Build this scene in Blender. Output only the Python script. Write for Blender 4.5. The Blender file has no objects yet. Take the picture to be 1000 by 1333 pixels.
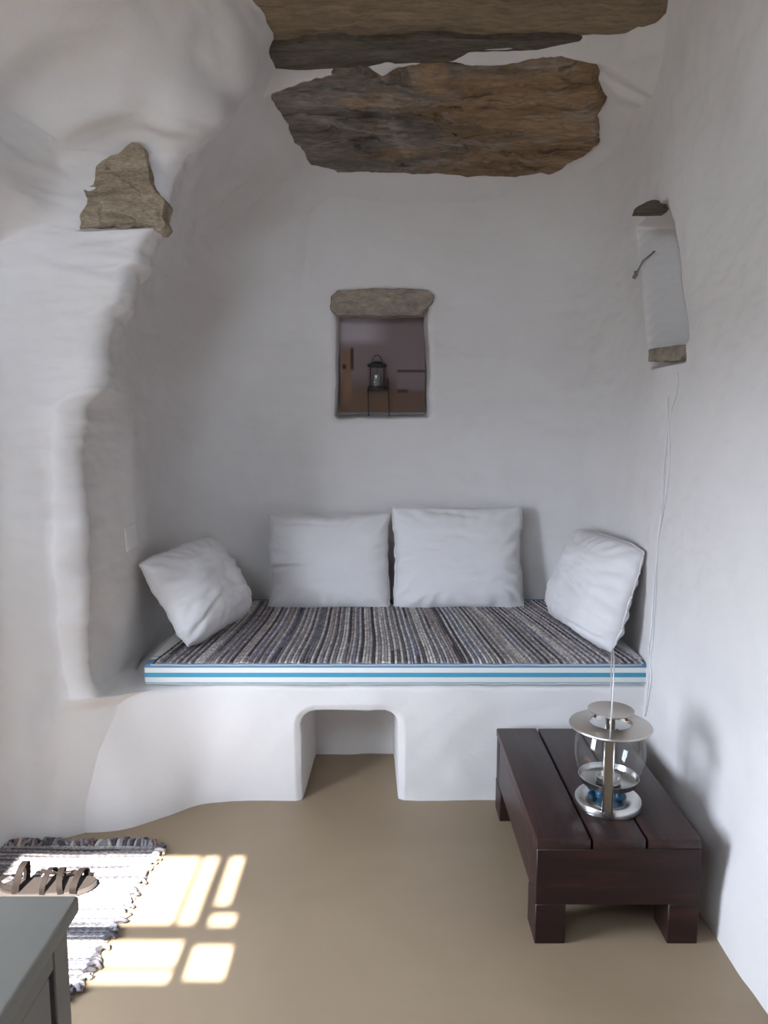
import bpy, bmesh, math, random
import numpy as np
from mathutils import Vector, Matrix
from mathutils.bvhtree import BVHTree
random.seed(7); rng = np.random.RandomState(7)
SC = bpy.context.scene; COL = SC.collection

# ------------------------------------------------------------------ camera, light, exposure
CAM_Z = 1.45; PITCH = math.radians(6.93); FPX = 1000.0
cam = bpy.data.cameras.new('camera'); camo = bpy.data.objects.new('camera', cam); COL.objects.link(camo)
cam.sensor_fit = 'VERTICAL'; cam.sensor_height = 36.0; cam.lens = 36.0*FPX/1333.0
cam.clip_start = 0.02
camo.location = (0, 0, CAM_Z); camo.rotation_euler = (math.pi/2-PITCH, 0, 0)
SC.camera = camo

SUN_EL = math.radians(43.0)
w = bpy.data.worlds.new('sky'); SC.world = w; w.use_nodes = True
bgn = w.node_tree.nodes['Background']
_t = w.node_tree; _g = _t.nodes.new('ShaderNodeTexCoord'); _s = _t.nodes.new('ShaderNodeSeparateXYZ'); _r = _t.nodes.new('ShaderNodeValToRGB')
_m = _t.nodes.new('ShaderNodeMapRange'); _m.inputs['From Min'].default_value = -1; _m.inputs['From Max'].default_value = 1
_t.links.new(_g.outputs['Generated'], _s.inputs[0]); _t.links.new(_s.outputs['Z'], _m.inputs['Value']); _t.links.new(_m.outputs['Result'], _r.inputs['Fac'])
_e = _r.color_ramp.elements; _e[0].position = .47; _e[0].color = (.10, .098, .09, 1); _e[1].position = .51; _e[1].color = (.75, .845, 1.0, 1)     # dry ground below the horizon, sky above
_t.links.new(_r.outputs['Color'], bgn.inputs['Color']); bgn.inputs['Strength'].default_value = 32.0
sl = bpy.data.lights.new('sun', 'SUN'); sl.energy = 48.0; sl.angle = math.radians(0.55); sl.color = (1.0, 0.965, 0.91)
so = bpy.data.objects.new('sun', sl); COL.objects.link(so)
so.rotation_euler = (math.pi/2-SUN_EL, 0, 0); so.location = (-0.8, -3, 4)
DY0, DY1, DZ0, DZ1, DX = 1.02, 1.74, 0.40, 1.66, -1.50               # open window in the left wall, outside the frame
pl = bpy.data.lights.new('window_sky_portal', 'AREA'); pl.shape = 'RECTANGLE'
pl.size = DZ1-DZ0; pl.size_y = DY1-DY0; pl.cycles.is_portal = True
po = bpy.data.objects.new('window_sky_portal', pl); COL.objects.link(po)
po.location = (DX-.02, (DY0+DY1)/2, (DZ0+DZ1)/2); po.rotation_euler = (0, -math.pi/2, 0)
vs = SC.view_settings
vs.view_transform = 'Standard'; vs.look = 'None'; vs.gamma = 1.0; vs.use_curve_mapping = False; vs.exposure = 0.0
SC.cycles.max_bounces = 10; SC.cycles.diffuse_bounces = 6

# ------------------------------------------------------------------ pixel -> world helpers
CP, SP = math.cos(PITCH), math.sin(PITCH)
def ray(px, py):
    u = (px-500)/FPX; v = -(py-666.5)/FPX
    return Vector((u, CP+v*SP, -SP+v*CP))
def at(px, py, Y):
    d = ray(px, py); t = Y/d.y; return Vector((d.x*t, Y, CAM_Z+d.z*t))
def atz(px, py, Z):
    d = ray(px, py); t = (Z-CAM_Z)/d.z; return Vector((d.x*t, d.y*t, Z))
def atx(px, py, X):
    d = ray(px, py); t = X/d.x; return Vector((X, d.y*t, CAM_Z+d.z*t))

# ------------------------------------------------------------------ noise
_T = rng.rand(64, 64, 64)
def vnoise(p):
    p = np.asarray(p, float); i = np.floor(p).astype(int); f = p-i; f = f*f*(3-2*f); i &= 63; j = (i+1) & 63
    x0, y0, z0 = i[..., 0], i[..., 1], i[..., 2]; x1, y1, z1 = j[..., 0], j[..., 1], j[..., 2]
    fx, fy, fz = f[..., 0], f[..., 1], f[..., 2]
    a = _T[x0, y0, z0]*(1-fx)+_T[x1, y0, z0]*fx; b = _T[x0, y1, z0]*(1-fx)+_T[x1, y1, z0]*fx
    c = _T[x0, y0, z1]*(1-fx)+_T[x1, y0, z1]*fx; d = _T[x0, y1, z1]*(1-fx)+_T[x1, y1, z1]*fx
    return ((a*(1-fy)+b*fy)*(1-fz)+(c*(1-fy)+d*fy)*fz)*2-1
def fbm(p, n=3, s=1.0):
    r = 0; a = 1.0; q = np.asarray(p, float)*s
    for k in range(n):
        r = r+a*vnoise(q+17.3*k); q = q*2.03; a *= .5
    return r
def sstep(a, b, x):
    t = np.clip((np.asarray(x, float)-a)/(b-a), 0, 1); return t*t*(3-2*t)

# ------------------------------------------------------------------ mesh helpers
def link(o, parent=None):
    COL.objects.link(o)
    if parent is not None: o.parent = parent
    return o
def mesh_obj(name, V, F, mat, parent=None, smooth=True, colors=None, normals=None):
    me = bpy.data.meshes.new(name)
    V = np.asarray(V, dtype=np.float32).reshape(-1, 3)
    if isinstance(F, np.ndarray):
        n, k = F.shape
        me.vertices.add(len(V)); me.vertices.foreach_set('co', V.ravel())
        me.loops.add(n*k); me.loops.foreach_set('vertex_index', F.astype(np.int32).ravel())
        me.polygons.add(n); me.polygons.foreach_set('loop_start', np.arange(0, n*k, k, dtype=np.int32))
        me.update(calc_edges=True); me.validate()
    else:
        me.from_pydata([tuple(map(float, v)) for v in V], [], F)
    if smooth: me.polygons.foreach_set('use_smooth', np.ones(len(me.polygons), dtype=bool))
    if colors is not None:
        a = me.color_attributes.new('col', 'FLOAT_COLOR', 'POINT')
        c = np.ones((len(V), 4), dtype=np.float32); c[:, :3] = colors; a.data.foreach_set('color', c.ravel())
    if normals is not None: me.normals_split_custom_set_from_vertices([tuple(n) for n in normals])
    if mat: me.materials.append(mat)
    me.update()
    return link(bpy.data.objects.new(name, me), parent)
def grid_faces(R, C, closed=False):
    r = np.arange(R-1)[:, None]; c = np.arange(C if closed else C-1)[None, :]; c2 = (c+1) % C
    return np.stack([r*C+c, r*C+c2, (r+1)*C+c2, (r+1)*C+c], -1).reshape(-1, 4)
def bm_obj(name, bm, mat, parent=None, smooth=False, angle=None):
    me = bpy.data.meshes.new(name); bmesh.ops.recalc_face_normals(bm, faces=bm.faces)
    bm.to_mesh(me); bm.free()
    if smooth: me.polygons.foreach_set('use_smooth', np.ones(len(me.polygons), dtype=bool))
    if angle: me.set_sharp_from_angle(angle=math.radians(angle))
    if mat: me.materials.append(mat)
    return link(bpy.data.objects.new(name, me), parent)
def box_bm(lo, hi, bev=0.0, seg=2, bm=None):
    nb = bmesh.new(); bmesh.ops.create_cube(nb, size=1)
    for v in nb.verts:
        v.co = Vector([(lo[k]+hi[k])/2+v.co[k]*(hi[k]-lo[k]) for k in range(3)])
    if bev: bmesh.ops.bevel(nb, geom=nb.edges[:], offset=bev, segments=seg, affect='EDGES', profile=.5)
    if bm is None: return nb
    m = bpy.data.meshes.new('t'); nb.to_mesh(m); nb.free(); bm.from_mesh(m); bpy.data.meshes.remove(m); return bm
def box(name, lo, hi, mat, parent=None, bev=0.0, seg=2):
    return bm_obj(name, box_bm(lo, hi, bev, seg), mat, parent, smooth=bev > 0, angle=40 if bev else None)
def tube_arrays(pts, r, n=8, closed=False):
    pts = [Vector(p) for p in pts]; V = []; N = len(pts); up = Vector((.31, .2, .93)).normalized()
    rs = r if hasattr(r, '__len__') else [r]*N
    for i, p in enumerate(pts):
        a = pts[(i-1) % N] if (closed or i) else p; b = pts[(i+1) % N] if (closed or i < N-1) else p
        t = (b-a).normalized(); x = t.cross(up)
        if x.length < .05: x = t.cross(Vector((1, 0, 0)))
        x.normalize(); y = t.cross(x)
        for k in range(n):
            g = 2*math.pi*k/n; V.append(p+(x*math.cos(g)+y*math.sin(g))*rs[i])
    F = []
    for i in range(N if closed else N-1):
        for k in range(n):
            a = i*n+k; b = i*n+(k+1) % n; j = (i+1) % N
            F.append((a, b, j*n+(k+1) % n, j*n+k))
    if not closed: F.append(tuple(range(n))[::-1]); F.append(tuple((N-1)*n+k for k in range(n)))
    return V, F
def tube(name, pts, r, mat, parent=None, n=8, closed=False):
    V, F = tube_arrays(pts, r, n, closed); return mesh_obj(name, V, F, mat, parent)
class MB:
    def __init__(s): s.V = []; s.F = []
    def add(s, V, F):
        o = len(s.V); s.V += [tuple(v) for v in V]; s.F += [tuple(i+o for i in f) for f in F]; return s
    def build(s, name, mat, parent=None, smooth=True): return mesh_obj(name, s.V, s.F, mat, parent, smooth)
def lathe(name, prof, mat, parent=None, n=48, c=(0, 0, 0), angle=35):
    V = [(c[0]+r*math.cos(2*math.pi*k/n), c[1]+r*math.sin(2*math.pi*k/n), c[2]+z) for r, z in prof for k in range(n)]
    F = [tuple(f) for f in grid_faces(len(prof), n, True)]
    o = mesh_obj(name, V, F, mat, parent)
    o.data.set_sharp_from_angle(angle=math.radians(angle)); return o
def spline(pts, n):
    P = [Vector(p) for p in pts]; P = [P[0]*2-P[1]]+P+[P[-1]*2-P[-2]]; out = []
    for i in range(1, len(P)-2):
        for k in range(n):
            t = k/n; a, b, c, d = P[i-1:i+3]
            out.append(.5*((2*b)+(c-a)*t+(2*a-5*b+4*c-d)*t*t+(-a+3*b-3*c+d)*t**3))
    out.append(P[-2]); return out
def thing(name, label, cat, loc=(0, 0, 0), group=None):
    o = bpy.data.objects.new(name, None); o.location = loc; o.empty_display_size = .05; link(o)
    return tag(o, label, cat, group)
def tag(o, label, cat, group=None):
    o['label'] = label; o['category'] = cat
    if group: o['group'] = group
    return o
def structure(o): o['kind'] = 'structure'; return o
def shift(o, root):                       # child built in world coordinates under an Empty
    o.parent = root; o.matrix_parent_inverse = Matrix.Translation(-Vector(root.location)); return o

# ------------------------------------------------------------------ materials
def mat(name, color, rough=.6, metal=0.0, spec=.5):
    m = bpy.data.materials.new(name); m.use_nodes = True; b = m.node_tree.nodes['Principled BSDF']
    b.inputs['Base Color'].default_value = (*color, 1); b.inputs['Roughness'].default_value = rough
    b.inputs['Metallic'].default_value = metal; b.inputs['Specular IOR Level'].default_value = spec
    return m
def N(m, t, **kw):
    n = m.node_tree.nodes.new(t)
    for k, v in kw.items():
        if hasattr(n, k): setattr(n, k, v)
        else: n.inputs[k.replace('_', ' ')].default_value = v
    return n
def L(m, a, b): m.node_tree.links.new(a, b)
def bsdf(m): return m.node_tree.nodes['Principled BSDF']
def coords(m, scale=(1, 1, 1), kind='Object'):
    tc = N(m, 'ShaderNodeTexCoord'); mp = N(m, 'ShaderNodeMapping'); mp.inputs['Scale'].default_value = scale
    L(m, tc.outputs[kind], mp.inputs['Vector']); return mp.outputs['Vector']
def noise(m, vec, scale, detail=4, rough=.55, dist=0.0):
    n = N(m, 'ShaderNodeTexNoise'); n.inputs['Scale'].default_value = scale; n.inputs['Detail'].default_value = detail
    n.inputs['Roughness'].default_value = rough; n.inputs['Distortion'].default_value = dist
    L(m, vec, n.inputs['Vector']); return n.outputs['Fac']
def ramp(m, fac, stops, interp='LINEAR'):
    r = N(m, 'ShaderNodeValToRGB'); cr = r.color_ramp; cr.interpolation = interp
    while len(cr.elements) < len(stops): cr.elements.new(.5)
    for e, (p, c) in zip(cr.elements, stops): e.position = p; e.color = (*c, 1)
    L(m, fac, r.inputs['Fac']); return r.outputs['Color']
def bump(m, h, strength, dist=.01):
    b = N(m, 'ShaderNodeBump'); b.inputs['Strength'].default_value = strength; b.inputs['Distance'].default_value = dist
    L(m, h, b.inputs['Height']); L(m, b.outputs['Normal'], bsdf(m).inputs['Normal'])
def mixc(m, fac, a, b, mode='MIX'):
    x = N(m, 'ShaderNodeMix'); x.data_type = 'RGBA'; x.blend_type = mode
    for s, i in ((fac, 0), (a, 6), (b, 7)):
        if isinstance(s, (int, float)): x.inputs[i].default_value = s
        elif isinstance(s, tuple): x.inputs[i].default_value = (*s, 1)
        else: L(m, s, x.inputs[i])
    return x.outputs[2]

PL = mat('white_limewash_plaster', (.8, .78, .75), .9, spec=.2)
v = coords(PL)
L(PL, ramp(PL, noise(PL, v, 2.2, 5, .6, .4), [(.3, (.69, .662, .645)), (.7, (.735, .712, .697))]), bsdf(PL).inputs['Base Color'])
bump(PL, noise(PL, coords(PL, (1, 1, 1.6)), 26, 6, .62), .16, .012)

FL = mat('beige_cement_floor', (.5, .42, .3), .42, spec=.35)
v = coords(FL)
L(FL, ramp(FL, noise(FL, v, 1.6, 5, .6, .6), [(.3, (.262, .195, .127)), (.7, (.312, .235, .156))]), bsdf(FL).inputs['Base Color'])
bump(FL, noise(FL, v, 9, 4, .6), .12, .01)

def stone_mat(name, stops, scale=(3, 12, 12), grain=60, seed=0.0, blot=None):
    m = mat(name, (.2, .17, .14), .85, spec=.25)
    mp = N(m, 'ShaderNodeMapping'); tc = N(m, 'ShaderNodeTexCoord'); L(m, tc.outputs['Object'], mp.inputs['Vector'])
    mp.inputs['Scale'].default_value = scale; mp.inputs['Location'].default_value = (seed, seed*.7, seed*1.3)
    big = noise(m, mp.outputs['Vector'], 1.0, 9, .66, .9)
    c = ramp(m, big, stops)
    if blot:
        sx = N(m, 'ShaderNodeSeparateXYZ'); L(m, tc.outputs['Object'], sx.inputs[0])
        ad = N(m, 'ShaderNodeMath', operation='MULTIPLY_ADD'); L(m, sx.outputs['X'], ad.inputs[0]); ad.inputs[1].default_value = .38
        L(m, noise(m, coords(m, (1.2, 2.4, 2)), 1.9, 5, .62, .4), ad.inputs[2])
        f = ramp(m, ad.outputs[0], [(.50, (0, 0, 0)), (.62, (1, 1, 1))])
        c = mixc(m, f, c, ramp(m, big, blot))
        st = ramp(m, noise(m, coords(m, (1.6, 4.5, 4)), 1.6, 6, .65, .7), [(.53, (0, 0, 0)), (.66, (.75, .75, .75))])
        c = mixc(m, st, c, (.42, .375, .32))
        dk = ramp(m, noise(m, coords(m, (2.0, 6, 4)), 2.1, 6, .65, .5), [(.56, (1, 1, 1)), (.66, (.38, .36, .35))])
        c = mixc(m, 1.0, c, dk, 'MULTIPLY')
    g = noise(m, mp.outputs['Vector'], grain/10, 8, .7)
    c = mixc(m, .8, c, ramp(m, g, [(.3, (.45, .45, .45)), (.7, (1.25, 1.25, 1.25))]), 'MULTIPLY')
    L(m, c, bsdf(m).inputs['Base Color'])
    add = N(m, 'ShaderNodeMath', operation='ADD'); L(m, big, add.inputs[0]); L(m, g, add.inputs[1])
    bump(m, add.outputs[0], .7, .012)
    return m
ST_A = stone_mat('ceiling_schist_olive', [(.25, (.14, .105, .075)), (.5, (.26, .19, .12)), (.75, (.34, .26, .165))], (2, 9, 9), 60, 3.1)
ST_B = stone_mat('ceiling_schist_banded', [(.28, (.11, .094, .082)), (.5, (.20, .172, .148)), (.72, (.38, .33, .285))], (2.2, 9, 9), 70, 5.7,
                 [(.25, (.11, .07, .045)), (.5, (.30, .195, .11)), (.75, (.50, .345, .20))])
ST_C = stone_mat('ceiling_schist_dark', [(.25, (.07, .06, .05)), (.5, (.15, .125, .10)), (.75, (.24, .20, .16))], (3, 14, 14), 90, 1.2)
ST_D = stone_mat('brown_rubble_stone', [(.25, (.17, .14, .10)), (.5, (.42, .34, .24)), (.75, (.60, .52, .40))], (5, 9, 20), 120, 9.1)
ST_L = stone_mat('pitted_lintel_stone', [(.25, (.20, .18, .16)), (.5, (.36, .30, .245)), (.75, (.46, .39, .31))], (3, 6, 8), 60, 2.4)

WD = mat('dark_stained_wood', (.03, .016, .014), .38, spec=.4)
v = coords(WD, (30, 2.2, 30))
L(WD, ramp(WD, noise(WD, v, 1.0, 7, .6, .8), [(.3, (.018, .010, .010)), (.55, (.036, .017, .015)), (.8, (.07, .028, .022))]), bsdf(WD).inputs['Base Color'])
bump(WD, noise(WD, v, 2.0, 6, .65), .12, .004)
WDX = mat('dark_stained_wood_cross_grain', (.03, .016, .014), .42, spec=.35)
v = coords(WDX, (2.5, 30, 26))
L(WDX, ramp(WDX, noise(WDX, v, 1.0, 7, .6, .8), [(.3, (.011, .006, .006)), (.55, (.026, .010, .009)), (.8, (.062, .019, .016))]), bsdf(WDX).inputs['Base Color'])
bump(WDX, noise(WDX, v, 2.0, 6, .65), .15, .004)

SS = mat('brushed_steel', (.62, .61, .60), .22, 1.0)
bump(SS, noise(SS, coords(SS, (1, 1, 60)), 12, 3), .05, .002)
SSW = mat('satin_steel_lid', (.66, .62, .57), .36, 1.0)
BRZ = mat('tarnished_bronze', (.30, .25, .19), .4, .9)
WIRE = mat('thin_pale_wire', (.62, .62, .62), .4, .6)
def glass_mat(name, tint=(1, 1, 1), rough=.0, base=.0):
    m = bpy.data.materials.new(name); m.use_nodes = True; t = m.node_tree; t.nodes.clear()
    out = t.nodes.new('ShaderNodeOutputMaterial'); mix = t.nodes.new('ShaderNodeMixShader')
    tr = t.nodes.new('ShaderNodeBsdfTransparent'); tr.inputs['Color'].default_value = (*tint, 1)
    gl = t.nodes.new('ShaderNodeBsdfGlossy'); gl.inputs['Roughness'].default_value = rough
    lw = t.nodes.new('ShaderNodeLayerWeight'); lw.inputs['Blend'].default_value = .5
    pw_ = t.nodes.new('ShaderNodeMath'); pw_.operation = 'POWER'; pw_.inputs[1].default_value = 4.0
    fr = t.nodes.new('ShaderNodeMath'); fr.operation = 'MULTIPLY_ADD'; fr.inputs[1].default_value = .55; fr.inputs[2].default_value = .05
    t.links.new(lw.outputs['Facing'], pw_.inputs[0]); t.links.new(pw_.outputs[0], fr.inputs[0]); t.links.new(fr.outputs[0], mix.inputs[0]); t.links.new(tr.outputs[0], mix.inputs[1]); t.links.new(gl.outputs[0], mix.inputs[2])
    t.links.new(mix.outputs[0], out.inputs[0]); return m
GL = glass_mat('clear_thin_glass', (.95, .96, .96), .02)
BG = mat('blue_glass', (.02, .12, .22), .05); bsdf(BG).inputs['Transmission Weight'].default_value = .55
CT = mat('white_cotton', (.745, .73, .73), .95, spec=.15)
v = coords(CT)
bump(CT, noise(CT, coords(CT, (1, 1, 1)), 16, 5, .6), .30, .012)
def attr_mat(name, rough=.9, b=None):
    m = mat(name, (.5, .5, .5), rough, spec=.15)
    a = N(m, 'ShaderNodeAttribute'); a.attribute_name = 'col'
    c = mixc(m, .7, a.outputs['Color'], ramp(m, noise(m, coords(m), 170, 2, .6), [(.3, (.6, .6, .6)), (.7, (1.3, 1.3, 1.3))]), 'MULTIPLY')
    L(m, c if b else a.outputs['Color'], bsdf(m).inputs['Base Color'])
    if b: bump(m, noise(m, coords(m), 220, 3, .6), b, .004)
    return m
RAG = attr_mat('woven_rag_strips', .95, .8)
PRINT = attr_mat('dull_print', .55)
CORD = mat('white_cord', (.78, .78, .78), .5)
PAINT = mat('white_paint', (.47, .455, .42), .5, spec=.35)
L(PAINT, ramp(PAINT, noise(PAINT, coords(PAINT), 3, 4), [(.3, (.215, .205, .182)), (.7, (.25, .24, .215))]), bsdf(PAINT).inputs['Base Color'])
LEA = mat('brown_leather', (.012, .0085, .007), .8, spec=.15)
bump(LEA, noise(LEA, coords(LEA), 160, 4), .2, .002)
INS = mat('tan_insole', (.018, .012, .010), .85)
RUB = mat('dark_sole', (.05, .04, .035), .8)
BLK = mat('black_iron', (.02, .02, .022), .5, .4)
PLATE = mat('white_plastic', (.74, .73, .72), .45)
# striped mattress ticking: stripes by height on the sides, by depth on the top
TK = mat('blue_striped_ticking', (.7, .72, .72), .9, spec=.15)
geo = N(TK, 'ShaderNodeNewGeometry'); sp = N(TK, 'ShaderNodeSeparateXYZ'); tc = N(TK, 'ShaderNodeTexCoord')
L(TK, tc.outputs['Object'], sp.inputs[0])
WH, BL, LB = (.72, .73, .70), (.075, .31, .46), (.34, .42, .48)
DB = (.13, .25, .38)
def mrange(m, val, a, b):
    r = N(m, 'ShaderNodeMapRange'); r.inputs['From Min'].default_value = a; r.inputs['From Max'].default_value = b
    L(m, val, r.inputs['Value']); return r.outputs['Result']
MZ0, MZ1 = .466, .546
side = ramp(TK, mrange(TK, sp.outputs['Z'], MZ0, MZ1), [(0, WH), (.07, LB), (.13, WH), (.36, BL), (.58, WH), (.82, DB)], 'CONSTANT')
top = ramp(TK, mrange(TK, sp.outputs['Y'], 3.68, 3.80), [(0, WH), (.12, DB), (.3, WH), (.42, LB), (.55, WH), (.7, BL)], 'CONSTANT')
topf = ramp(TK, mrange(TK, sp.outputs['Y'], 2.75, 2.95), [(0, DB), (.34, WH), (.5, LB), (.55, WH)], 'CONSTANT')
tsel = ramp(TK, mrange(TK, sp.outputs['Y'], 3.2, 3.3), [(0, (0, 0, 0)), (.5, (1, 1, 1))], 'CONSTANT')
nz = N(TK, 'ShaderNodeSeparateXYZ'); L(TK, geo.outputs['True Normal'], nz.inputs[0])
up = ramp(TK, nz.outputs['Z'], [(0, (0, 0, 0)), (.75, (1, 1, 1))], 'CONSTANT')
L(TK, mixc(TK, up, side, mixc(TK, tsel, topf, top)), bsdf(TK).inputs['Base Color'])
bump(TK, noise(TK, coords(TK), 300, 2), .2, .002)

# ------------------------------------------------------------------ ceiling stones: outlines first, the plaster follows them
def plane_pt(px, py, a, b):               # point where the line of sight meets z = a + b*y
    d = ray(px, py); t = (a-CAM_Z)/(d.z-b*d.y); return Vector((d.x*t, d.y*t, CAM_Z+d.z*t))
PA, PB, PC = (2.662, 0.0), (3.096, -.17), (2.645, 0.0)
outB_px = [(346, 122), (395, 108), (470, 96), (500, 103), (560, 92), (660, 86), (730, 74), (768, 80), (775, 100), (789, 127), (778, 150), (779, 184), (755, 205),
           (722, 226), (640, 229), (560, 224), (480, 222), (440, 224), (405, 212), (386, 185), (372, 155)]
outA_px = [(246, -2), (290, 32), (332, 60), (380, 64), (480, 60), (600, 52), (700, 50), (760, 46), (815, 44), (855, 25), (890, -4)]
outC_px = [(330, 66), (345, 92), (400, 92), (470, 88), (590, 80), (610, 68), (700, 66), (757, 54), (700, 48), (520, 52), (400, 54)]
outB = [plane_pt(x, y, *PB) for x, y in outB_px]
outA = [plane_pt(x, y, *PA) for x, y in outA_px]+[Vector((.92, 1.7, PA[0])), Vector((.90, -.22, PA[0])), Vector((-.95, -.22, PA[0])), Vector((-.90, 1.2, PA[0])), Vector((-.74, 1.7, PA[0]))]  # unseen dark stretch back over the camera added to absorb bounced light
outC = [plane_pt(x, y, *PC) for x, y in outC_px]
def resample(P, n):
    P = np.array([list(p) for p in P]); Q = np.vstack([P, P[:1]]); d = np.linalg.norm(np.diff(Q, axis=0), axis=1); s = np.r_[0, np.cumsum(d)]
    t = np.linspace(0, s[-1], n, endpoint=False); return np.stack([np.interp(t, s, Q[:, k]) for k in range(3)], 1)
def slab(name, outline, thick, m, parent, normal=(0, 0, 1), n=220, rings=36, jag=.006, amp=.010, layers=.016, grow=.02, ledge=None):
    """a rough stone: outer ring, rim and a layered face; `normal` points from the face into the stone"""
    nv = np.array(normal, float); nv /= np.linalg.norm(nv)
    O = resample(outline, n); c = O.mean(0)
    O = O+(O-c)/np.linalg.norm(O-c, axis=1)[:, None]*(fbm(O, 4, 22)*jag)[:, None]
    rows = []
    for f, h in ((1.0, thick), (1+grow, thick*.6), (1+grow, thick*.25), (1.0+grow*.5, .006)):
        rows.append(c+(O-c)*f+nv*h)
    for k in range(rings):
        f = 1-k/rings; P = c+(O-c)*f
        d = fbm(P*np.array([1, 1.6, 1.6]), 4, 7)
        lay = np.round((fbm(P*np.array([.6, 1.6, 1.6])+5.1, 3, 3.2)+.25*fbm(P, 2, 25))*2)/2*layers
        off = amp*d+lay*sstep(0, .12, k/rings)
        if ledge is not None:
            xb = np.interp(P[:, 1], [q.y for q in ledge], [q.x for q in ledge])+.02*fbm(P, 3, 9)
            off = off-.014*sstep(-.004, .010, P[:, 0]-xb)*(k > 0)
        rows.append(P+nv*off[:, None])
    V = np.concatenate(rows+[c[None, :]]); R = len(rows)
    F = [tuple(f) for f in grid_faces(R, n, True)]+[((R-1)*n+k, (R-1)*n+(k+1) % n, R*n) for k in range(n)]
    o = mesh_obj(name, V, F, m, parent); bm = bmesh.new(); bm.from_mesh(o.data); bmesh.ops.recalc_face_normals(bm, faces=bm.faces); bm.to_mesh(o.data); bm.free()
    o.data.set_sharp_from_angle(angle=math.radians(50)); return o

def poly_dist(X, Y, P):                   # distance outside polygon (0 inside)
    P = np.array([[p[0], p[1]] for p in P]); d = np.full(X.shape, 1e9); ins = np.zeros(X.shape, bool)
    for i in range(len(P)):
        a = P[i]; b = P[(i+1) % len(P)]; e = b-a
        t = np.clip(((X-a[0])*e[0]+(Y-a[1])*e[1])/(e@e), 0, 1)
        d = np.minimum(d, np.hypot(X-a[0]-t*e[0], Y-a[1]-t*e[1]))
        cr = ((a[1] > Y) != (b[1] > Y)) & (X < (b[0]-a[0])*(Y-a[1])/(b[1]-a[1]+1e-12)+a[0]); ins ^= cr
    return np.where(ins, 0, d), np.where(ins, d, 0)
xs = np.r_[np.arange(-2.6, -1.4, .08), np.arange(-1.4, 1.12, .011), 1.3]
ys = np.r_[np.arange(-.32, 1.5, .1), np.arange(1.5, 2.3, .02), np.arange(2.3, 3.7, .010), np.arange(3.7, 4.05, .03)]
CX, CY = np.meshgrid(xs, ys)
dA, iA = poly_dist(CX, CY, outA); dB, iB = poly_dist(CX, CY, outB); dC, iC = poly_dist(CX, CY, outC)
base = np.where(CY < 2.45, PA[0]+.02, 0)
yA = np.interp(CX, [p.x for p in outA[:11]], [p.y for p in outA[:11]])
nzz = .012*fbm(np.stack([CX, CY, CX*0], -1), 2, 7)
s1 = sstep(-.02, .02, CY-yA); s2 = sstep(2.795, 2.825, CY+nzz)
h = (PA[0]+.006)*(1-s1)+(PC[0]+.006)*s1
h = h*(1-s2)+(PB[0]+PB[1]*CY+.006)*s2
h = h+.035*sstep(.006, .03, np.maximum(np.maximum(iA, iB), iC*1.6))
dall = np.minimum(np.minimum(dA, dB), dC)
lip = np.minimum(dall, .05)*.55
pocket = 1-.45*np.exp(-((CX+.90)**2+(CY-2.50)**2)/.16**2)
leftw = sstep(-.35, -.6, CX)
fw = leftw*(1-sstep(2.45, 2.7, CY)); bw = leftw*sstep(2.55, 2.75, CY)
drop = lip+np.minimum((.28-.1*bw)*dall+(1.25+.6*fw-.6*bw)*dall**2, .62-.44*sstep(-.62, -.9, CX))*sstep(1.3, 1.9, CY)*pocket
h = h-drop
pz = np.stack([CX, CY, h], -1)
h = h+(.016*fbm(pz, 3, 3.1)+.03*leftw*fbm(pz+3, 2, 3.6)+.005*fbm(pz+9, 2, 12))*np.minimum(1, dall/.05)
CE = np.stack([CX, CY, h], -1)
ceil_o = structure(mesh_obj('ceiling', CE.reshape(-1, 3), grid_faces(len(ys), len(xs))[:, ::-1], PL))
slab('stone_slab', outA, .06, ST_A, ceil_o, n=420, rings=60, jag=.004)
slab('stone_slab', outB, .06, ST_B, ceil_o, n=320, rings=60, amp=.009, layers=.016, jag=.009, ledge=[plane_pt(485, 96, *PB), plane_pt(520, 130, *PB), plane_pt(565, 158, *PB), plane_pt(720, 228, *PB)])
slab('stone_slab', outC, .05, ST_C, ceil_o, n=200, rings=14, amp=.006, layers=.006)
# rough masonry above the plaster so that no daylight leaks in
rt = box_bm((-2.6, -.33, 2.85), (1.4, 4.2, 2.91))
structure(bm_obj('trim_1', rt, PL))

# ------------------------------------------------------------------ plastered wall shell: rows over height, columns along the plan
zr = np.r_[np.arange(-.02, .5, .016), np.arange(.5, 1.3, .012), np.arange(1.3, 2.3, .005), np.arange(2.3, 2.86, .012)]
R = len(zr)
def curve_of(pxpy, Y, extra=()):          # (px,py) silhouette points -> x(z) at depth Y
    q = sorted([(at(a, b, Y).z, at(a, b, Y).x) for a, b in pxpy]+list(extra)); q = np.array(q); return np.interp(zr, q[:, 0], q[:, 1])
xe = curve_of([(330, 60), (300, 100), (258, 140), (228, 185), (212, 230), (208, 290), (206, 297), (196, 318), (190, 330), (191, 347), (174, 356), (170, 380), (163, 402), (150, 412), (146, 432),
               (140, 452), (142, 490), (138, 508), (120, 520), (111, 530), (113, 548), (109, 562), (107, 600), (108, 640), (106, 655), (111, 690), (109, 720), (113, 745), (112, 800), (116, 862), (120, 880), (127, 905), (132, 925)], 2.56,
              [(-.1, -1.0), (2.8, -.33)])
xl = curve_of([(-60, 240), (-40, 285), (80, 293), (86, 350), (66, 362), (40, 380), (22, 393), (34, 402), (40, 430), (32, 480), (14, 520), (8, 600), (2, 800), (-4, 905)], 2.6, [(-.1, -1.34), (2.8, -1.3)])
xa = np.interp(zr, [0, .5, 1.4, 1.8, 2.05, 2.25, 2.4, 2.55, 2.86], [-.985, -.985, -.99, -.96, -.89, -.76, -.62, -.45, -.2])
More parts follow.
